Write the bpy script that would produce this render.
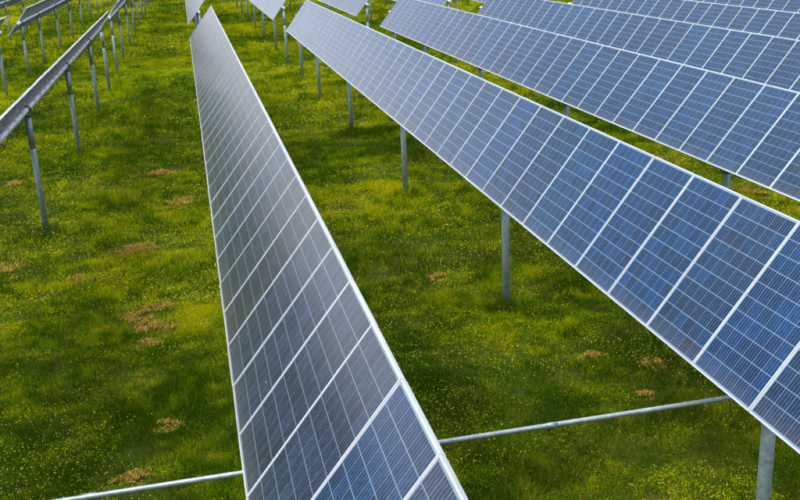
import bpy, bmesh, math, random
import numpy as np
from mathutils import Vector, Matrix
R = math.radians
random.seed(7)
rng = np.random.default_rng(11)
S = bpy.context.scene
for o in list(bpy.data.objects): bpy.data.objects.remove(o)
C = S.collection

# ------------------------------------------------------------------ camera
YAW, PITCH, ROLL, FPX = 0.19783, 0.31569, -0.05124, 976.9
CAM = Vector((-0.6723, 0.0, 6.55))
f = Vector((math.sin(YAW)*math.cos(PITCH), math.cos(YAW)*math.cos(PITCH), -math.sin(PITCH)))
r = Vector((math.cos(YAW), -math.sin(YAW), 0)); u = r.cross(f)
r2 = r*math.cos(ROLL) + u*math.sin(ROLL); u2 = -r*math.sin(ROLL) + u*math.cos(ROLL)
cd = bpy.data.cameras.new('camera'); cam = bpy.data.objects.new('camera', cd); C.objects.link(cam)
cam.matrix_world = Matrix(((r2.x, u2.x, -f.x, CAM.x), (r2.y, u2.y, -f.y, CAM.y), (r2.z, u2.z, -f.z, CAM.z), (0, 0, 0, 1)))
cd.sensor_width = 36; cd.lens = FPX/800*36; cd.clip_start = 0.1; cd.clip_end = 3000
S.camera = cam

# ------------------------------------------------------------------ sky and sun (bright overcast)
SUN_EL, SUN_AZ = 54, -100          # degrees; azimuth clockwise from +Y (the rows' direction): from the left, a little behind
w = bpy.data.worlds.new('World'); S.world = w; w.use_nodes = True
nt = w.node_tree; nt.nodes.clear()
out = nt.nodes.new('ShaderNodeOutputWorld'); bg = nt.nodes.new('ShaderNodeBackground')
sky = nt.nodes.new('ShaderNodeTexSky'); sky.sky_type = 'NISHITA'; sky.sun_disc = False
sky.sun_elevation = R(SUN_EL); sky.sun_rotation = R(SUN_AZ); sky.dust_density = 2.0; sky.air_density = 1.0
tc = nt.nodes.new('ShaderNodeTexCoord'); mp = nt.nodes.new('ShaderNodeMapping'); mp.inputs['Scale'].default_value = (1, 1, 2.6)
nz = nt.nodes.new('ShaderNodeTexNoise'); nz.inputs['Scale'].default_value = 2.2; nz.inputs['Detail'].default_value = 7; nz.inputs['Roughness'].default_value = .55
cr = nt.nodes.new('ShaderNodeValToRGB'); cr.color_ramp.elements[0].position = .36; cr.color_ramp.elements[0].color = (.55, .55, .55, 1)
cr.color_ramp.elements[1].position = .62; cr.color_ramp.elements[1].color = (1, 1, 1, 1)
cl = nt.nodes.new('ShaderNodeValToRGB'); cl.color_ramp.elements[0].position = .3; cl.color_ramp.elements[0].color = (5.2, 5.6, 6.4, 1)
cl.color_ramp.elements[1].position = .75; cl.color_ramp.elements[1].color = (9.5, 9.6, 9.9, 1)
mx = nt.nodes.new('ShaderNodeMix'); mx.data_type = 'RGBA'
L = nt.links.new
L(tc.outputs['Generated'], mp.inputs[0]); L(mp.outputs[0], nz.inputs['Vector']); L(nz.outputs[0], cr.inputs[0]); L(nz.outputs[0], cl.inputs[0])
L(cr.outputs[0], mx.inputs[0]); L(sky.outputs[0], mx.inputs[6]); L(cl.outputs[0], mx.inputs[7])
# elevation bands shaped for panel reflections and ground light: dim middle, brightest zenith
sx = nt.nodes.new('ShaderNodeSeparateXYZ'); L(tc.outputs['Generated'], sx.inputs[0])
er = nt.nodes.new('ShaderNodeValToRGB'); L(sx.outputs[2], er.inputs[0])
e = er.color_ramp.elements; e[0].position = .02; e[0].color = (.70, .70, .71, 1); e[1].position = 1.; e[1].color = (1.05, 1.05, 1.05, 1)
for p_, c_ in ((.13, (.58, .585, .60, 1)), (.30, (.26, .30, .38, 1)), (.58, (.62, .64, .67, 1))): q_ = e.new(p_); q_.color = c_
em = nt.nodes.new('ShaderNodeMix'); em.data_type = 'RGBA'; em.blend_type = 'MULTIPLY'; em.inputs[0].default_value = 1
L(mx.outputs[2], em.inputs[6]); L(er.outputs[0], em.inputs[7])
sc = nt.nodes.new('ShaderNodeVectorMath'); sc.operation = 'SCALE'; sc.inputs['Scale'].default_value = 1.75; L(em.outputs[2], sc.inputs[0])
L(sc.outputs[0], bg.inputs[0]); bg.inputs[1].default_value = 0.10; L(bg.outputs[0], out.inputs[0])
sd = bpy.data.lights.new('sun', 'SUN'); sun = bpy.data.objects.new('sun', sd); C.objects.link(sun)
sd.energy = 1.35; sd.angle = R(26); sd.color = (1, .94, .80)
sv = Vector((math.sin(R(SUN_AZ))*math.cos(R(SUN_EL)), math.cos(R(SUN_AZ))*math.cos(R(SUN_EL)), math.sin(R(SUN_EL))))
sun.rotation_euler = sv.to_track_quat('Z', 'Y').to_euler()
S.view_settings.view_transform = 'Standard'; S.view_settings.look = 'None'
S.view_settings.gamma = 1; S.view_settings.exposure = 0.9; S.view_settings.use_curve_mapping = False

# ------------------------------------------------------------------ materials
class NT:
    def __init__(s, name):
        s.m = bpy.data.materials.new(name); s.m.use_nodes = True; s.t = s.m.node_tree
        s.b = s.t.nodes['Principled BSDF']; s.o = s.t.nodes['Material Output']
    def n(s, k, **kw):
        x = s.t.nodes.new('ShaderNode'+k)
        for a, v in kw.items(): setattr(x, a, v)
        return x
    def l(s, a, b): s.t.links.new(a, b)
    def val(s, inp, v):
        if hasattr(v, 'links') or isinstance(v, bpy.types.NodeSocket): s.l(v, inp)
        else: inp.default_value = v
    def math(s, op, a, b=None, c=None, clamp=False):
        x = s.n('Math', operation=op); x.use_clamp = clamp
        for i, v in enumerate((a, b, c)):
            if v is not None: s.val(x.inputs[i], v)
        return x.outputs[0]
    def mix(s, fac, a, b, blend='MIX'):
        x = s.n('Mix', data_type='RGBA', blend_type=blend)
        s.val(x.inputs[0], fac); s.val(x.inputs[6], a); s.val(x.inputs[7], b); return x.outputs[2]
    def ramp(s, fac, *st):
        x = s.n('ValToRGB'); e = x.color_ramp.elements
        while len(e) < len(st): e.new(.5)
        for i, (p, c) in enumerate(st): e[i].position = p; e[i].color = c if len(c) == 4 else (*c, 1)
        s.l(fac, x.inputs[0]); return x.outputs[0]
    def noise(s, vec, scale, detail=4, rough=.5, dist=0):
        x = s.n('TexNoise'); x.inputs['Scale'].default_value = scale; x.inputs['Detail'].default_value = detail
        x.inputs['Roughness'].default_value = rough; x.inputs['Distortion'].default_value = dist
        if vec is not None: s.l(vec, x.inputs['Vector'])
        return x.outputs[0]

def mat_metal(name, c0, c1, rough=.45, metal=.6, scale=9, spangle=True):
    a = NT(name); geo = a.n('NewGeometry'); oi = a.n('ObjectInfo')
    n1 = a.noise(geo.outputs['Position'], scale, 5, .6)
    col = a.ramp(n1, (.3, c0), (.7, c1))
    if spangle:
        v = a.n('TexVoronoi'); v.inputs['Scale'].default_value = 38; a.l(geo.outputs['Position'], v.inputs['Vector'])
        g = a.n('SeparateColor'); a.l(v.outputs['Color'], g.inputs[0])
        k = a.math('MULTIPLY_ADD', g.outputs[0], .28, .84)
        cc = a.n('CombineColor'); [a.l(k, cc.inputs[i]) for i in range(3)]
        col = a.mix(1.0, col, cc.outputs[0], 'MULTIPLY')
    k2 = a.math('MULTIPLY_ADD', oi.outputs['Random'], .25, .87); c2 = a.n('CombineColor'); [a.l(k2, c2.inputs[i]) for i in range(3)]
    col = a.mix(1.0, col, c2.outputs[0], 'MULTIPLY')
    a.l(col, a.b.inputs['Base Color']); a.b.inputs['Metallic'].default_value = metal
    rr = a.math('MULTIPLY_ADD', a.noise(geo.outputs['Position'], 25, 3), .25, rough-.12); a.l(rr, a.b.inputs['Roughness'])
    return a.m
M_galv = mat_metal('galvanised_steel', (.21, .29, .31), (.36, .45, .47), metal=.4)
M_tube = mat_metal('torque_tube_steel', (.66, .72, .78), (.80, .85, .90), rough=.45, metal=.2, scale=5)
M_dark = mat_metal('dark_bracket_steel', (.05, .06, .065), (.12, .13, .14), rough=.5, metal=.5, spangle=False)
M_brack = mat_metal('bracket_steel', (.42, .46, .50), (.56, .60, .64), rough=.45, metal=.3)
M_alu = mat_metal('anodised_aluminium', (.54, .57, .60), (.63, .66, .69), rough=.42, metal=.25, scale=3, spangle=False)
M_pipe = mat_metal('pushrod_steel', (.25, .31, .34), (.38, .45, .48), rough=.45, metal=.55)

PW, MP = 1.71, 1.01          # panel length across the row, pitch along the row
MW = MP-.005                 # panel width
FW = .0165                    # frame lip
def mat_cells():
    a = NT('solar_cells'); tc = a.n('TexCoord'); oi = a.n('ObjectInfo'); sp = a.n('SeparateXYZ'); a.l(tc.outputs['Object'], sp.inputs[0])
    X, Y = sp.outputs[0], sp.outputs[1]
    lx, ly = PW-2*FW-.03, MW-2*FW-.016
    ux = a.math('MULTIPLY', a.math('ADD', X, lx/2), 10/lx); uy = a.math('MULTIPLY', a.math('ADD', Y, ly/2), 6/ly)
    cw = lx/10; cy = ly/6
    fx = a.math('ABSOLUTE', a.math('SUBTRACT', a.math('FRACT', ux), .5)); fy = a.math('ABSOLUTE', a.math('SUBTRACT', a.math('FRACT', uy), .5))
    gx = a.math('GREATER_THAN', fx, .5-.0030/cw); gy = a.math('GREATER_THAN', fy, .5-.0025/cy)
    ox = a.math('GREATER_THAN', a.math('ABSOLUTE', X), lx/2); oy = a.math('GREATER_THAN', a.math('ABSOLUTE', Y), ly/2)
    gap = a.math('MAXIMUM', a.math('MAXIMUM', gx, gy), a.math('MAXIMUM', ox, oy))
    # busbars: three per cell along the long side
    fb = a.math('ABSOLUTE', a.math('SUBTRACT', a.math('FRACT', a.math('ADD', a.math('MULTIPLY', uy, 4), 0)), 0.0))
    fb2 = a.math('MINIMUM', fb, a.math('SUBTRACT', 1.0, fb))
    bus = a.math('LESS_THAN', fb2, .0032/(cy/4))
    # per cell and per module colour
    cx = a.n('CombineXYZ'); a.l(a.math('FLOOR', ux), cx.inputs[0]); a.l(a.math('FLOOR', uy), cx.inputs[1]); a.l(a.math('MULTIPLY', oi.outputs['Random'], 913.0), cx.inputs[2])
    wn = a.n('TexWhiteNoise', noise_dimensions='3D'); a.l(cx.outputs[0], wn.inputs['Vector'])
    off = a.n('CombineXYZ'); a.l(X, off.inputs[0]); a.l(Y, off.inputs[1]); a.l(a.math('MULTIPLY', oi.outputs['Random'], 57.0), off.inputs[2])
    crys = a.n('TexVoronoi'); crys.inputs['Scale'].default_value = 42; a.l(off.outputs[0], crys.inputs['Vector'])
    cg = a.n('SeparateColor'); a.l(crys.outputs['Color'], cg.inputs[0])
    modc = a.ramp(oi.outputs['Random'], (.0, (.0005, .018, .082)), (.28, (.0005, .012, .050)), (.5, (.003, .013, .050)), (.72, (.010, .012, .036)), (.88, (.0005, .026, .080)), (1., (.006, .011, .030)))
    cellc = a.mix(a.math('MULTIPLY', wn.outputs['Value'], .5), modc, (.001, .040, .13, 1))
    k = a.math('MULTIPLY_ADD', cg.outputs[0], .9, .55); sv_ = a.n('SeparateColor'); a.l(wn.outputs['Color'], sv_.inputs[0]); k = a.math('MULTIPLY', k, a.math('MULTIPLY_ADD', sv_.outputs[1], .6, .66)); kk = a.n('CombineColor'); [a.l(k, kk.inputs[i]) for i in range(3)]
    cellc = a.mix(1.0, cellc, kk.outputs[0], 'MULTIPLY')
    spot = a.noise(off.outputs[0], 2.2, 3, .6)
    cellc = a.mix(a.math('MULTIPLY', a.math('SUBTRACT', spot, .5, None, True), .5), cellc, (.05, .03, .06, 1))
    col = a.mix(bus, cellc, (.040, .145, .27, 1)); col = a.mix(gap, col, (.20, .31, .43, 1))
    hs = a.n('HueSaturation'); hs.inputs['Saturation'].default_value = .50; hs.inputs['Hue'].default_value = .485; hs.inputs['Value'].default_value = .50; a.l(col, hs.inputs['Color'])  # greyed variant: the middle row's reflection look, put into the cell colour
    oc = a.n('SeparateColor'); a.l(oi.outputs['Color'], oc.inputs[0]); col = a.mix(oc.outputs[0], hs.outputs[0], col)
    # thin film of dust
    d = a.noise(off.outputs[0], 3.0, 6, .65); dust = a.math('MULTIPLY_ADD', d, .03, .0)
    col = a.mix(dust, col, (.30, .29, .27, 1))
    a.l(col, a.b.inputs['Base Color'])
    bv = a.n('TexVoronoi'); bv.inputs['Scale'].default_value = 2.6; bv.inputs['Randomness'].default_value = 1; a.l(off.outputs[0], bv.inputs['Vector'])
    bc = a.n('SeparateColor'); a.l(bv.outputs['Color'], bc.inputs[0])
    drop = a.math('MULTIPLY', a.math('LESS_THAN', a.math('ADD', bv.outputs['Distance'], a.math('MULTIPLY', a.noise(off.outputs[0], 60, 2), .03)), .045), a.math('GREATER_THAN', bc.outputs[0], .90))
    col = a.mix(a.math('MULTIPLY', drop, .7), col, (.45, .45, .42, 1))
    # a little more grime along the lower edge of the module
    low = a.math('MULTIPLY', a.math('SUBTRACT', -.62, X), 4.0, clamp=True)
    grime = a.math('MULTIPLY', low, a.math('MULTIPLY_ADD', a.noise(off.outputs[0], 14, 4, .7), .5, .0))
    col = a.mix(grime, col, (.16, .155, .14, 1)); a.l(col, a.b.inputs['Base Color'])
    a.l(a.math('MULTIPLY_ADD', d, .16, .14), a.b.inputs['Roughness']); a.b.inputs['IOR'].default_value = 1.36
    a.b.inputs['Sheen Weight'].default_value = .035; a.b.inputs['Sheen Roughness'].default_value = .35; a.b.inputs['Sheen Tint'].default_value = (.95, .93, .92, 1)
    return a.m
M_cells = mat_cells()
a = NT('backsheet'); g = a.n('NewGeometry'); a.l(a.ramp(a.noise(g.outputs['Position'], 4, 4), (.3, (.26, .29, .32)), (.7, (.33, .36, .39))), a.b.inputs['Base Color']); a.b.inputs['Roughness'].default_value = .5
M_back = a.m
a = NT('black_plastic'); a.b.inputs['Base Color'].default_value = (.02, .02, .022, 1); a.b.inputs['Roughness'].default_value = .5; M_black = a.m

# ------------------------------------------------------------------ helpers
def tag(o, label=None, cat=None, group=None, kind=None):
    for k, v in (('label', label), ('category', cat), ('group', group), ('kind', kind)):
        if v: o[k] = v
    return o
def mesh_obj(name, me, parent=None, loc=(0, 0, 0), rot=(0, 0, 0)):
    o = bpy.data.objects.new(name, me); C.objects.link(o); o.parent = parent; o.location = loc; o.rotation_euler = rot; return o
def bm_mesh(name, bm, *mats, smooth=False):
    me = bpy.data.meshes.new(name); bm.normal_update(); bm.to_mesh(me); bm.free()
    for m in mats: me.materials.append(m)
    if smooth:
        me.polygons.foreach_set('use_smooth', [True]*len(me.polygons))
        me.update()
    return me
def box(bm, x0, x1, y0, y1, z0, z1, mi=0):
    v = [bm.verts.new(p) for p in ((x0,y0,z0),(x1,y0,z0),(x1,y1,z0),(x0,y1,z0),(x0,y0,z1),(x1,y0,z1),(x1,y1,z1),(x0,y1,z1))]
    for q in ((0,3,2,1),(4,5,6,7),(0,1,5,4),(1,2,6,5),(2,3,7,6),(3,0,4,7)):
        bm.faces.new([v[i] for i in q]).material_index = mi
def tube(bm, p0, p1, rad, seg=20, mi=0, cap=True, rad1=None):
    p0, p1 = Vector(p0), Vector(p1); d = (p1-p0).normalized(); q = d.to_track_quat('Z', 'Y'); rad1 = rad if rad1 is None else rad1
    A = [bm.verts.new(p0+q @ Vector((rad*math.cos(t), rad*math.sin(t), 0))) for t in [2*math.pi*i/seg for i in range(seg)]]
    B = [bm.verts.new(p1+q @ Vector((rad1*math.cos(t), rad1*math.sin(t), 0))) for t in [2*math.pi*i/seg for i in range(seg)]]
    for i in range(seg):
        fc = bm.faces.new((A[i], A[(i+1) % seg], B[(i+1) % seg], B[i])); fc.material_index = mi; fc.smooth = True
    if cap:
        bm.faces.new(A[::-1]).material_index = mi; bm.faces.new(B).material_index = mi

# ------------------------------------------------------------------ one panel: frame with lip and skirt, cell sheet, junction box
def frame_mesh():
    bm = bmesh.new(); X, Y = PW/2, MW/2; t = .0025; D = .04; c = .0015
    def ring(ox, oy, ix, iy, z0, z1):
        # a mitred ring: outer, inner walls, top, bottom
        o_ = [(-ox,-oy),(ox,-oy),(ox,oy),(-ox,oy)]; i_ = [(-ix,-iy),(ix,-iy),(ix,iy),(-ix,iy)]
        V = [[bm.verts.new((p[0], p[1], z)) for p in P] for P, z in ((o_, z0), (o_, z1), (i_, z0), (i_, z1))]
        for k in range(4):
            n = (k+1) % 4
            bm.faces.new((V[0][k], V[0][n], V[1][n], V[1][k])); bm.faces.new((V[1][k], V[1][n], V[3][n], V[3][k]))
            bm.faces.new((V[3][k], V[3][n], V[2][n], V[2][k])); bm.faces.new((V[2][k], V[2][n], V[0][n], V[0][k]))
    ring(X-c, Y-c, X-FW, Y-FW, -.0, .003)                # top lip
    ring(X, Y, X-.003, Y-.003, -D, -.0005)               # skirt
    ring(X-.004, Y-.004, X-.032, Y-.032, -D+.0005, -D+.003)    # bottom flange
    return bm_mesh('panel_frame', bm, M_alu)
def sheet_mesh():
    bm = bmesh.new(); X, Y = PW/2-.0045, MW/2-.0045
    box(bm, -X, X, -Y, Y, -.006, -.001, 1)
    bm.faces.ensure_lookup_table()
    for fc in bm.faces:
        if fc.calc_center_median().z > -.0015: fc.material_index = 0
    return bm_mesh('cell_sheet', bm, M_cells, M_back)
def jbox_mesh():
    bm = bmesh.new(); box(bm, PW/2-.24, PW/2-.15, -.06, .06, -.032, -.0065)
    tube(bm, (PW/2-.2, -.06, -.02), (PW/2-.3, -.3, -.05), .005, 6); tube(bm, (PW/2-.2, .06, -.02), (PW/2-.3, .3, -.05), .005, 6)
    return bm_mesh('junction_box', bm, M_black)
ME_frame, ME_sheet, ME_jbox = frame_mesh(), sheet_mesh(), jbox_mesh()
TR = .068                   # torque tube radius
OFF = .12                   # tube axis to the panel plane
def bracket_mesh():
    # tilted coordinates: x across the row, z the panel normal, origin on the tube axis
    bm = bmesh.new()
    zt = OFF-.041
    box(bm, -.30, .30, -.022, .022, zt-.034, zt-.002)          # short rail under two frames
    box(bm, -.30, .30, -.032, .032, zt-.006, zt-.0025)
    # strap round the tube
    n = 12; A = []
    for i in range(n+1):
        t = math.pi + math.pi*i/n
        for rr in (TR+.002, TR+.009):
            for yy in (-.012, .012): A.append(bm.verts.new((rr*math.cos(t), yy, rr*math.sin(t))))
    for i in range(n):
        p, q = 4*i, 4*i+4
        for e0, e1 in ((0, 1), (1, 3), (3, 2), (2, 0)): bm.faces.new((A[p+e0], A[p+e1], A[q+e1], A[q+e0]))
    for s in (-1, 1):
        box(bm, s*(TR+.0055)-.0035, s*(TR+.0055)+.0035, -.02, .02, 0, zt-.0345, 0)
        tube(bm, (s*(TR+.03), 0, -.055), (s*(TR+.03), 0, zt-.036), .006, 6)
    box(bm, -TR-.045, -TR-.008, -.018, .018, -.012, -.004); box(bm, TR+.008, TR+.045, -.018, .018, -.012, -.004)
    tube(bm, (0, 0, -TR-.075), (0, 0, -TR-.010), .016, 8, 1); box(bm, -.03, .03, -.02, .02, -TR-.095, -TR-.076, 1)
    return bm_mesh('panel_bracket', bm, M_brack, M_dark)
ME_brack = bracket_mesh()
PR = .069                   # post radius
def post_mesh(h):
    bm = bmesh.new()
    tube(bm, (0, 0, -.3), (0, 0, h-TR-.10), PR, 24)
    tube(bm, (0, 0, h-.92), (0, 0, h-TR-.095), PR+.006, 24)     # upper sleeve
    for z in (h-.84, h-.62):
        tube(bm, (-PR-.03, 0, z), (PR+.03, 0, z), .014, 8)
        tube(bm, (0, -PR-.03, z), (0, PR+.03, z), .014, 8)
    return bm_mesh('post', bm, M_post)
M_post = M_galv.copy(); M_post.name = 'galvanised_post_steel'
_t = M_post.node_tree; _b = _t.nodes['Principled BSDF']; _src = _b.inputs['Base Color'].links[0].from_socket
_g = _t.nodes.new('ShaderNodeNewGeometry'); _s = _t.nodes.new('ShaderNodeSeparateXYZ'); _t.links.new(_g.outputs['Position'], _s.inputs[0])
_n = _t.nodes.new('ShaderNodeTexNoise'); _n.inputs['Scale'].default_value = 11; _n.inputs['Detail'].default_value = 5; _t.links.new(_g.outputs['Position'], _n.inputs['Vector'])
_m = _t.nodes.new('ShaderNodeMath'); _m.operation = 'MULTIPLY_ADD'; _m.inputs[1].default_value = -3.0; _m.inputs[2].default_value = .75; _t.links.new(_s.outputs[2], _m.inputs[0])
_m2 = _t.nodes.new('ShaderNodeMath'); _m2.operation = 'ADD'; _m2.use_clamp = True; _t.links.new(_m.outputs[0], _m2.inputs[0])
_m3 = _t.nodes.new('ShaderNodeMath'); _m3.operation = 'MULTIPLY_ADD'; _m3.inputs[1].default_value = 1.6; _m3.inputs[2].default_value = -.8; _t.links.new(_n.outputs[0], _m3.inputs[0]); _t.links.new(_m3.outputs[0], _m2.inputs[1])
_x = _t.nodes.new('ShaderNodeMix'); _x.data_type = 'RGBA'; _t.links.new(_m2.outputs[0], _x.inputs[0]); _t.links.new(_src, _x.inputs[6]); _x.inputs[7].default_value = (.10, .085, .045, 1); _t.links.new(_x.outputs[2], _b.inputs['Base Color'])
def bearing_mesh(h):
    bm = bmesh.new()
    box(bm, -.10, .10, -.075, .075, h-TR-.093, h-TR-.078)       # head plate
    for s in (-1, 1): box(bm, s*.098-.008, s*.098+.008, -.05, .05, h-TR-.077, h+.03)
    tube(bm, (0, -.045, h), (0, .045, h), TR+.028, 24)
    tube(bm, (-.125, 0, h-.02), (.125, 0, h-.02), .012, 8)
    return bm_mesh('bearing', bm, M_dark)

# ------------------------------------------------------------------ tracker tables
TH = .889
ROWX = {-3: -13.68, -2: -9.13, -1: -4.576, 0: 0.0, 1: 4.372, 2: 8.745, 3: 13.08, 4: 17.417, 5: 21.76, 6: 26.1}
ROWH = {-3: 2.98, -2: 2.98, -1: 2.993, 0: 3.012, 1: 2.996, 2: 2.924, 3: 2.868, 4: 2.79, 5: 2.76, 6: 2.74}
ROWT = {0: .884, 1: .906, 2: .872}
def table(k, y0, n, posts, label, detail):
    h = ROWH[k]; th = ROWT.get(k, TH)
    root = bpy.data.objects.new('solar_tracker', None); C.objects.link(root); root.location = (ROWX[k], y0, 0)
    tag(root, label, 'solar array', 'solar tracker tables standing in the meadow')
    nv = Vector((-math.sin(th), 0, math.cos(th)))
    # torque tube with flanged couplings
    bm = bmesh.new(); L0, L1 = -.35, n*MP+.55
    if posts[0]-y0 < L0+.3: L0 = posts[0]-y0-.35
    if posts[-1]-y0 > L1-.3: L1 = posts[-1]-y0+.35
    tube(bm, (0, L0, h), (0, L1, h), TR, 28)
    yy = L0+4.6
    while yy < L1-2:
        tube(bm, (0, yy, h), (0, yy+.09, h), TR+.004, 28); yy += 8.28
    tube(bm, (0, L1-.012, h), (0, L1+.001, h), TR+.006, 28)
    mesh_obj('torque_tube', bm_mesh('torque_tube', bm, M_tube), root)
    pm, bmh = post_mesh(h), bearing_mesh(h)
    for i, y in enumerate(posts):
        p = mesh_obj('post', pm, root, (0, y-y0, 0), (0, 0, random.uniform(-3, 3)))
        mesh_obj('bearing', bmh, p, (0, 0, 0), (0, 0, -p.rotation_euler[2]))
    rnd = random.Random(k*31+int(y0))
    for i in range(n):
        j = [rnd.gauss(0, R(.11)) for _ in range(3)]
        loc = Vector((0, (i+.5)*MP, h)) + nv*(OFF+rnd.uniform(0, .003))
        fr = mesh_obj('solar_panel', ME_frame, root, loc, (j[0], -th+j[1], 0))
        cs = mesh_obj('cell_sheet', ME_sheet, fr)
        if k == 0: cs.color = (min(1, max(0, .12+rnd.uniform(-.12, .2)+min(.4, max(0, 8.2-y0-i*MP)*.12))), 1, 1, 1)      # middle row: grazing reflection painted as grey cell colour, easing to blue nearest the camera
        if detail: mesh_obj('junction_box', ME_jbox, fr)
    if detail:
        bm = bmesh.new(); prev = None
        for i in range(n*4+1):
            sg = rnd.uniform(.05, .13) if i % 4 == 0 else sg
            y = i*MP/4; q = Vector((.03, y, h-TR-.03-sg*math.sin(math.pi*(i % 4)/4)))
            if prev: tube(bm, prev, q, .009, 6, cap=False)
            prev = q
        mesh_obj('cable', bm_mesh('cable', bm, M_black), root)
        for i in range(n+1):
            y = min(max(i*MP, .04), n*MP-.04)
            mesh_obj('panel_bracket', ME_brack, root, (0, y, h), (0, -th, 0))
    return root
N = 48
rows_near = {
 -3: 'tilted row of panels far left, its grey back seen past two nearer rows',
 -2: 'panel row at left border, only its bright end corner and a post showing',
 -1: 'long panel row at left seen nearly edge-on above its pale torque tube',
  0: 'grey panel row running up the middle of the meadow, nearest the camera',
  1: 'wide blue panel row with large cells, first right of the grey middle row',
  2: 'second blue row right of the middle one, thin grass strip below it',
  3: 'third blue row right of the middle one, lower edge hidden by the second',
  4: 'fourth panel row right of the middle row, short blue panels near the top right',
  5: 'fifth panel row right of the middle row, only a sliver at the top right corner',
  6: 'sixth panel row right of the middle row, behind all nearer blue rows'}
near_posts = {2: [-.8, 7.5, 15.95, 23.95, 31.7, 39.7, 45.7], 1: [-1.0, 7.53, 15.68, 24.0, 32.4, 40.35, 46.4], -1: [-1.0, 7.4, 15.8, 24.15, 32.9, 41.2, 47.9], -2: [-1., 7.4, 15.8, 24.1, 32.6, 41, 47.8]}
for k, lab in rows_near.items():
    yend = 46.5-.35*k if k >= 0 else 46.5-1.0*k*(.98 if k == -1 else .9)
    if k == 0: yend = 46.4
    if k == 1: yend = 46.5
    if k == 2: yend = 45.9
    y0 = {1: 6.916+1.01*39-N*MP, 0: 6.753+1.01*39-N*MP}.get(k, yend-N*MP)
    ps = near_posts.get(k, [y-.45*max(k-1, 0) for y in near_posts[1]])
    table(k, y0, N, ps, lab, k <= 2)
rows_next = {
 -3: 'farthest left panel row, cut off by the top left corner',
 -2: 'panel row at top left showing its grey back, slanted end edge and torque tube',
 -1: 'panel row beyond the edge-on left row, starting at a bright thin post',
  0: 'small pale panel end at the top, just beyond the grey middle row',
  1: 'pale pointed panel end at the top, just beyond the wide blue row',
  2: 'pale panel row at the top past the far end of the second blue row',
  3: 'small pale panel corner at the top past the end of the third right row',
  4: 'distant panel row past the end of the fourth right row'}
for k, lab in rows_next.items():
    ys = 53.75-.62*k
    ps = [ys+.1, ys+6.6, ys+15.0, ys+23.3, ys+31.6, ys+39.9, ys+48.2]
    if k == -1: ys = 54.3
    if k == -2: ys = 54.6
    table(k, ys, N, ps, lab, k in (-2, -1))
rows_far = {
 -2: 'most distant row of posts in line with the top left row',
 -1: 'most distant row of posts in line with the edge-on left row',
  0: 'most distant row of posts in line with the grey middle row',
  1: 'most distant row of posts in line with the wide blue row',
  2: 'most distant row of posts in line with the second blue row'}
for k, lab in rows_far.items():
    ys = 109.5-.6*k
    table(k, ys, N, [ys+.1, ys+6.6, ys+15.0, ys+23.3, ys+31.6, ys+39.9, ys+48.2], lab, False)

# pushrod that links the rows
PZ, PY = 1.9, 8.06
bm = bmesh.new(); tube(bm, (-16, PY-.06, PZ), (28, PY+.09, PZ), .025, 16)
for x in (-11.2, -6.8, -2.05, 2.3, 6.6, 11.0, 15.3, 19.7): tube(bm, (x, PY+.0015*x, PZ), (x+.12, PY+.0015*x, PZ), .0275, 16)
tag(mesh_obj('pushrod', bm_mesh('pushrod', bm, M_pipe)), 'long thin galvanised steel rod crossing under the rows above the grass', 'steel rod')
roots = [o for o in C.objects if o.name.startswith('solar_tracker') and o.location.y < 5]
for ro in roots:       # lever arms hanging from the torque tubes
    k = min(ROWX, key=lambda q: abs(ROWX[q]-ro.location.x)); h = ROWH[k]
    bm = bmesh.new(); box(bm, -.03, .03, -.07, -.045, PZ-.06, h+.05); box(bm, -.03, .03, .045, .07, PZ-.06, h+.05)
    tube(bm, (0, -.085, PZ), (0, .085, PZ), .02, 10); tube(bm, (0, -.09, h), (0, .09, h), TR+.02, 20)
    mesh_obj('lever_arm', bm_mesh('lever_arm', bm, M_brack), ro, (0, PY+.0015*ROWX[k]-ro.location.y, 0))

# ------------------------------------------------------------------ meadow
def vnoise(x, y, cell, seed):
    g = np.random.default_rng(seed).random((256, 256))
    X, Y = x/cell+1000.3, y/cell+1000.7
    xi, yi = np.floor(X).astype(int), np.floor(Y).astype(int); fx, fy = X-xi, Y-yi
    fx = fx*fx*(3-2*fx); fy = fy*fy*(3-2*fy)
    A = lambda i, j: g[(xi+i) % 256, (yi+j) % 256]
    return (A(0,0)*(1-fx)+A(1,0)*fx)*(1-fy)+(A(0,1)*(1-fx)+A(1,1)*fx)*fy
def fbm(x, y, cell, seed, o=4):
    s, a, t = 0, 1., 0
    for i in range(o): s = s+a*vnoise(x, y, cell/2**i, seed+i*17); t += a; a *= .55
    return s/t
def relief(x, y): return .16*(fbm(x, y, 3.2, 5, 3)-.5) + .13*(fbm(x, y, 1.1, 9, 3)-.5)

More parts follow.
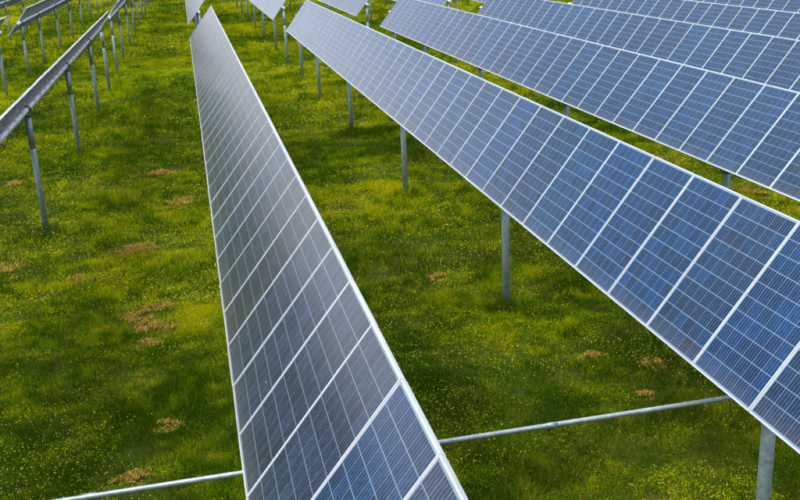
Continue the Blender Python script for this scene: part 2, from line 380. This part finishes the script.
def ground():
    xs = np.concatenate([np.linspace(-900, -60, 22), np.arange(-58, -12, 1.0), np.arange(-12, 24, .25), np.arange(24, 80, 1.0), np.linspace(82, 900, 22)])
    ys = np.concatenate([np.linspace(-300, -10, 14), np.arange(-8, 45, .25), np.arange(45, 170, 1.0), np.linspace(172, 2200, 30)])
    gx, gy = np.meshgrid(xs, ys); z = relief(gx, gy)*(np.abs(gx) < 70)*(gy > -9)*(gy < 165)
    co = np.stack([gx, gy, z-.03], -1).reshape(-1, 3); nx, ny = len(xs), len(ys)
    i = np.arange(ny-1)[:, None]*nx+np.arange(nx-1)[None]
    F = np.stack([i, i+1, i+nx+1, i+nx], -1).reshape(-1, 4)
    me = bpy.data.meshes.new('ground'); me.from_pydata(co.tolist(), [], F.tolist()); me.update()
    me.polygons.foreach_set('use_smooth', [True]*len(me.polygons))
    a = NT('meadow_soil'); g = a.n('NewGeometry'); P = g.outputs['Position']
    c = a.ramp(a.noise(P, .35, 5, .6), (.3, (.060, .095, .004)), (.55, (.095, .120, .005)), (.75, (.12, .115, .010)))
    c = a.mix(a.math('MULTIPLY', a.noise(P, 9, 6, .7), .8), c, (.030, .040, .006, 1))
    c = a.mix(a.math('GREATER_THAN', a.noise(P, 2.2, 5, .6), .63), c, (.085, .065, .020, 1))
    a.l(c, a.b.inputs['Base Color']); a.b.inputs['Roughness'].default_value = .95; a.b.inputs['Specular IOR Level'].default_value = .1
    bp = a.n('Bump'); bp.inputs['Distance'].default_value = .05; a.l(a.noise(P, 14, 6, .7), bp.inputs['Height']); a.l(bp.outputs[0], a.b.inputs['Normal'])
    me.materials.append(a.m); tag(mesh_obj('ground', me), kind='structure')
ground()

STRAW = []   # x, y, radius
STRAW = [(-2.5, 21.8, .42), (-2.15, 21.95, .25), (-2.15, 17.5, .22), (-1.75, 17.9, .20), (-1.9, 16.9, .24), (-1.95, 16.2, .16), (-1.55, 12.9, .13), (-6.2, 29.8, .28), (-1.5, 25.4, .24), (-1.2, 26.0, .16),
         (-1.97, 29.6, .35), (-3.5, 20.2, .17), (3.65, 17.7, .14), (5.76, 12.8, .12), (5.2, 11.75, .07), (-2.0, 11.6, .14), (-5.1, 21.5, .25), (11.8, 25.2, .35), (12.35, 21.3, .3), (5.0, 13.3, .11)]

postxy = np.array([(ro.location.x, ro.location.y+ch.location.y) for ro in C.objects if ro.name.startswith('solar_tracker') for ch in ro.children if ch.name.startswith('post')])
def near_post(x, y, s):
    k = np.zeros_like(x)
    for px, py in postxy[(postxy[:, 1] < 72)]: k = np.maximum(k, np.exp(-((x-px)**2+(y-py)**2)/s**2))
    return k
def straw_k(x, y):
    k = np.zeros_like(x)
    for px, py, s in STRAW:
        dx, dy = x-px, y-py; m = (np.abs(dx) < 4*s) & (np.abs(dy) < 4*s)
        k[m] = np.maximum(k[m], np.exp(-((dx[m]/1.4)**2+dy[m]**2)/s**2))
    return k
def sample(n, y0, y1, margin=1.5):
    # points on the meadow inside the camera's wider view (plus a margin for a step to the side)
    y = np.sqrt(rng.random(n)*(y1**2-y0**2)+y0**2)
    xl = -.28*y-2.2-margin; xr = .66*y+1.6+margin
    return xl+rng.random(n)*(xr-xl), y
def blades(n, y0, y1, hgt, wid, two):
    x, y = sample(n, y0, y1)
    d = .5+1.5*(fbm(x, y, .9, 21, 4)-.5); big = fbm(x, y, 7, 31, 3)
    keep = rng.random(n) < np.clip(.55+1.2*(d-.25), .5, 1); x, y, d, big = x[keep], y[keep], d[keep], big[keep]; n = len(x)
    tus = .7*np.clip(fbm(x, y, 1.0, 83, 4)-.56, 0, 1)*6
    kp = near_post(x, y, .42); ks = straw_k(x, y)
    h = hgt*(.25+1.35*np.clip(d*1.3-.15, 0, 1.2)+.35*big)*rng.uniform(.55, 1.35, n)*(1+2.0*kp)*(1+.9*tus)*(1-.65*ks)
    a = rng.uniform(0, 2*np.pi, n); lean = rng.uniform(.15, 1.0, n)*h
    la = fbm(x, y, 1.2, 77, 2)*9+rng.normal(0, 1.7, n)
    wd = wid*rng.uniform(.6, 1.4, n)
    z = relief(x, y)-.02
    ux, uy = np.cos(a)*wd/2, np.sin(a)*wd/2; tx, ty = np.cos(la)*lean, np.sin(la)*lean
    B = lambda sx, fx, fz, s: np.stack([x+tx*fx+ux*s*sx, y+ty*fx+uy*s*sx, z+h*fz], -1)
    tint = np.clip(.39+1.6*(fbm(x, y, 5.5, 41, 3)-.5)+1.3*(fbm(x, y, .9, 43, 3)-.5)+1.1*(vnoise(x, y, .16*(1+y0/25), 44)-.5)-.35*tus-.25*kp-tint_zones(x, y)+rng.normal(0, .19, n), 0, 1)
    dry = np.clip((rng.random(n) < .05+.5*np.clip(fbm(x, y, 2.3, 51, 4)-.52, 0, 1)*2).astype(float)*rng.uniform(.4, 1, n)+ks*rng.uniform(.3, 1.2, n), 0, 1)
    if two:
        V = np.stack([B(-1, 0, 0, 1), B(1, 0, 0, 1), B(1, .32, .62, .75), B(-1, .32, .62, .75), B(0, 1, 1, 0)], 1)
    else:
        V = np.stack([B(-1, 0, 0, 1), B(1, 0, 0, 1), B(0, 1, 1, 0)], 1)
    return V, tint, dry
def leaves(n, y0, y1, hgt, size):
    # small broad leaves of clover, dandelion and buttercup between the blades
    x, y = sample(n, y0, y1); d = .5+1.6*(fbm(x, y, .6, 91, 3)-.5)
    keep = rng.random(n) < np.clip(.5+1.3*(d-.4), .12, 1); x, y, d = x[keep], y[keep], d[keep]; n = len(x)
    ks = straw_k(x, y); keep = rng.random(n) > ks*.9; x, y, d, ks = x[keep], y[keep], d[keep], ks[keep]; n = len(x)
    z = relief(x, y)-.01+hgt*rng.uniform(.1, 1.0, n)**.7*(.35+1.1*np.clip(d, 0, 1.1)); s = size*rng.uniform(.5, 1.5, n); a = rng.uniform(0, 6.283, n)
    p = rng.normal(0, .55, n); q = rng.normal(.25, .5, n); ca, sa = np.cos(a), np.sin(a)
    E = lambda f_, g_: np.stack([x+s*(f_*ca-g_*sa), y+s*(f_*sa+g_*ca), z+s*(f_*np.sin(q)+g_*np.sin(p))], -1)
    V = np.stack([E(-1, 0), E(.15, .42), E(1.1, 0), E(.15, -.42)], 1)
    tint = np.clip(.42+1.6*(fbm(x, y, 5.5, 41, 3)-.5)+1.7*(fbm(x, y, .5, 47, 3)-.5)-tint_zones(x, y)+rng.normal(0, .26, n), 0, 1)
    dry = np.clip((rng.random(n) < .03)*rng.uniform(.3, .9, n)+ks*rng.uniform(0, 1, n), 0, 1)
    return V, tint, dry
def tint_zones(x, y):
    # darkens the grass tint over two stretches, lightens it over one
    return .46*np.exp(-(((x+3.6)/3.2)**2+((y-12.5)/5.5)**2)) - .12*np.exp(-(((x-2.2)/2.)**2+((y-16)/9)**2)) + .16*np.exp(-(((x+5)/2.2)**2+((y-24)/4.)**2))
def build_blades(name, parts, mat):
    vs, lt, li, at, ad, base = [], [], [], [], [], 0
    for V, t, d in parts:
        n, k, _ = V.shape; vs.append(V.reshape(-1, 3)); at.append(np.repeat(t, k)); ad.append(np.repeat(d, k))
        i = base+np.arange(n)[:, None]*k
        if k == 5: li.append((i+np.array([[0, 1, 2, 3, 3, 2, 4]])).ravel()); lt.append(np.tile([4, 3], n))
        elif k == 4: li.append((i+np.array([[0, 1, 2, 3]])).ravel()); lt.append(np.full(n, 4))
        else: li.append((i+np.array([[0, 1, 2]])).ravel()); lt.append(np.full(n, 3))
        base += n*k
    vs, li, lt, at, ad = map(np.concatenate, (vs, li, lt, at, ad))
    me = bpy.data.meshes.new(name); me.vertices.add(len(vs)); me.vertices.foreach_set('co', vs.astype(np.float32).ravel())
    me.loops.add(len(li)); me.loops.foreach_set('vertex_index', li.astype(np.int32)); me.polygons.add(len(lt))
    me.polygons.foreach_set('loop_start', np.concatenate([[0], np.cumsum(lt)[:-1]]).astype(np.int32))
    me.update(calc_edges=True)
    for nm, arr in (('tint', at), ('dry', ad)):
        q = me.attributes.new(nm, 'FLOAT', 'POINT'); q.data.foreach_set('value', arr.astype(np.float32))
    me.materials.append(mat); print(name, 'blades', len(lt)); return me
def mat_grass():
    a = NT('grass_blade'); t = a.n('Attribute', attribute_name='tint'); d = a.n('Attribute', attribute_name='dry')
    c = a.ramp(t.outputs['Fac'], (.0, (.034, .095, .0005)), (.3, (.110, .205, .0005)), (.6, (.235, .330, .0006)), (1., (.470, .460, .001)))
    c = a.mix(d.outputs['Fac'], c, (.30, .20, .04, 1))
    df = a.n('BsdfDiffuse'); tr = a.n('BsdfTranslucent'); gl = a.n('BsdfGlossy'); gl.inputs['Roughness'].default_value = .5; gl.inputs['Color'].default_value = (.5, .5, .4, 1)
    a.l(c, df.inputs[0]); a.l(a.mix(1.0, c, (1.6, 1.45, .6, 1), 'MULTIPLY'), tr.inputs[0])
    m1 = a.n('MixShader'); m1.inputs[0].default_value = .38; a.l(df.outputs[0], m1.inputs[1]); a.l(tr.outputs[0], m1.inputs[2])
    m2 = a.n('MixShader'); m2.inputs[0].default_value = .006; a.l(m1.outputs[0], m2.inputs[1]); a.l(gl.outputs[0], m2.inputs[2])
    a.l(m2.outputs[0], a.o.inputs[0]); return a.m
MG = mat_grass()
parts = [blades(400000, 6.5, 18, .070, .008, True), leaves(700000, 6.5, 18, .065, .0125),
         blades(340000, 18, 34, .085, .014, True), leaves(520000, 18, 34, .08, .020),
         blades(340000, 34, 62, .14, .028, False), leaves(330000, 34, 62, .11, .038),
         blades(260000, 62, 110, .17, .055, False), leaves(240000, 62, 110, .14, .07), blades(160000, 110, 190, .22, .12, False)]
tag(mesh_obj('meadow_grass', build_blades('meadow_grass', parts, MG)), 'uneven short green meadow grass covering the ground', 'grass', kind='stuff')

# yellow flowers
def flowers(n, y0, y1, s):
    x, y = sample(n, y0, y1, .5); k = fbm(x, y, 2.6, 61, 4); q = rng.random(n) < np.clip((k-.45)*5.5, .02, 1)
    x, y = x[q], y[q]; n = len(x); z = relief(x, y)+rng.uniform(.05, .17, n); s = s*rng.uniform(.6, 1.3, n); a = rng.uniform(0, 6.28, n)
    tl = rng.uniform(-.5, .5, (n, 2))
    V = []
    for i in range(5):
        t = a+i*1.2566; V.append(np.stack([x+s*np.cos(t), y+s*np.sin(t), z+s*(np.cos(t)*tl[:, 0]+np.sin(t)*tl[:, 1])], -1))
    V = np.stack([np.stack([x, y, z-s*.45], -1)]+V, 1)
    return V.astype(np.float32)
V = np.concatenate([flowers(44000, 6.5, 18, .0068), flowers(44000, 18, 34, .010), flowers(46000, 34, 62, .017), flowers(36000, 62, 120, .032)])
n = len(V); i = np.arange(n)[:, None]*6
F = np.stack([i+np.array([[0, j, j % 5+1]]) for j in range(1, 6)], 1).reshape(-1, 3)
me = bpy.data.meshes.new('yellow_flowers'); me.vertices.add(n*6); me.vertices.foreach_set('co', V.ravel())
me.loops.add(len(F)*3); me.loops.foreach_set('vertex_index', F.astype(np.int32).ravel()); me.polygons.add(len(F)); me.polygons.foreach_set('loop_start', (np.arange(len(F))*3).astype(np.int32)); me.update(calc_edges=True)
a = NT('buttercup'); g = a.n('NewGeometry'); a.l(a.ramp(g.outputs['Random Per Island'], (.0, (.42, .40, .004)), (.8, (.68, .62, .008)), (1., (.74, .70, .16))), a.b.inputs['Base Color']); a.b.inputs['Roughness'].default_value = .6
me.materials.append(a.m); tag(mesh_obj('yellow_flowers', me), 'tiny yellow meadow flowers scattered through the grass', 'flowers', kind='stuff')

# patches of dead straw
a = NT('dead_straw'); g = a.n('NewGeometry'); a.l(a.ramp(g.outputs['Random Per Island'], (.0, (.15, .085, .005)), (.5, (.36, .21, .012)), (1., (.58, .36, .04))), a.b.inputs['Base Color']); a.b.inputs['Roughness'].default_value = .8
M_straw = a.m
SL = ['widest heap of dead orange straw, in open grass left of the grey middle row',
 'small straw bit touching the right end of the widest straw heap at left',
 'left one of the straw clumps close together beside the grey middle row',
 'right one of the straw clumps close together beside the grey middle row',
 'middle one of the straw clumps close together beside the grey middle row',
 'lowest and smallest of the straw clumps grouped beside the grey middle row',
 'small straw tuft standing alone between the clump group and the rod at left',
 'flat straw patch beside the front post of the edge-on left row',
 'pale straw patch close to the left edge of the grey middle row, halfway up',
 'small faint straw bit behind the pale patch at the middle row edge',
 'farthest straw patch in the grass strip left of the grey middle row',
 'small straw tuft alone in dark grass left of the clump group',
 'small straw clump alone between the middle row and the wide blue row',
 'straw clump under the low edge of the wide blue row, farther from the rod',
 'straw tuft just behind the rod, under the low edge of the wide blue row',
 'thin straw patch just behind the steel rod at the lower left',
 'straw patch cut by the left border below the front left post',
 'straw patch in the narrow grass strip below the second blue row, farther one',
 'straw patch in the narrow strip below the second blue row, beside its post',
 'straw patch left of the clump under the low edge of the wide blue row']
for i, (x0, y0, s) in enumerate(STRAW):
    bm = bmesh.new(); q = random.Random(100+i)
    subs = [(q.gauss(0, s*.7), q.gauss(0, s*.75), s*q.uniform(.12, .7)) for _ in range(8)]
    g0 = float(relief(np.array([x0]), np.array([y0]))[0])
    for j in range(int(300*(s/.25)**1.3)):
        cx, cy, cs = q.choice(subs); px = cx+q.gauss(0, cs*.7); py = cy+q.gauss(0, cs*.45)
        e = math.exp(-((px/1.4)**2+py**2)/(s*s)); hz = .01+.085*e*q.random()**1.3
        t = q.gauss(.3, .9); ln = q.uniform(.04, .13)+.0; wd = q.uniform(.002, .0045)*(1+y0/30); dx, dy = math.cos(t), math.sin(t)
        gz = g0-.02
        pts = [(px-dx*ln/2, py-dy*ln/2, gz+hz*.5), (px, py, gz+hz+q.uniform(0, .03)), (px+dx*ln/2, py+dy*ln/2, gz+hz*q.uniform(.3, 1.1))]
        V = [[bm.verts.new((p[0]-dy*wd*k_, p[1]+dx*wd*k_, p[2])) for k_ in (-1, 1)] for p in pts]
        for m in (0, 1): bm.faces.new((V[m][0], V[m][1], V[m+1][1], V[m+1][0]))
    tag(mesh_obj('straw_patch', bm_mesh('straw_patch', bm, M_straw), None, (x0, y0, .03)), SL[i], 'dead straw', 'patches of dead straw in the meadow')
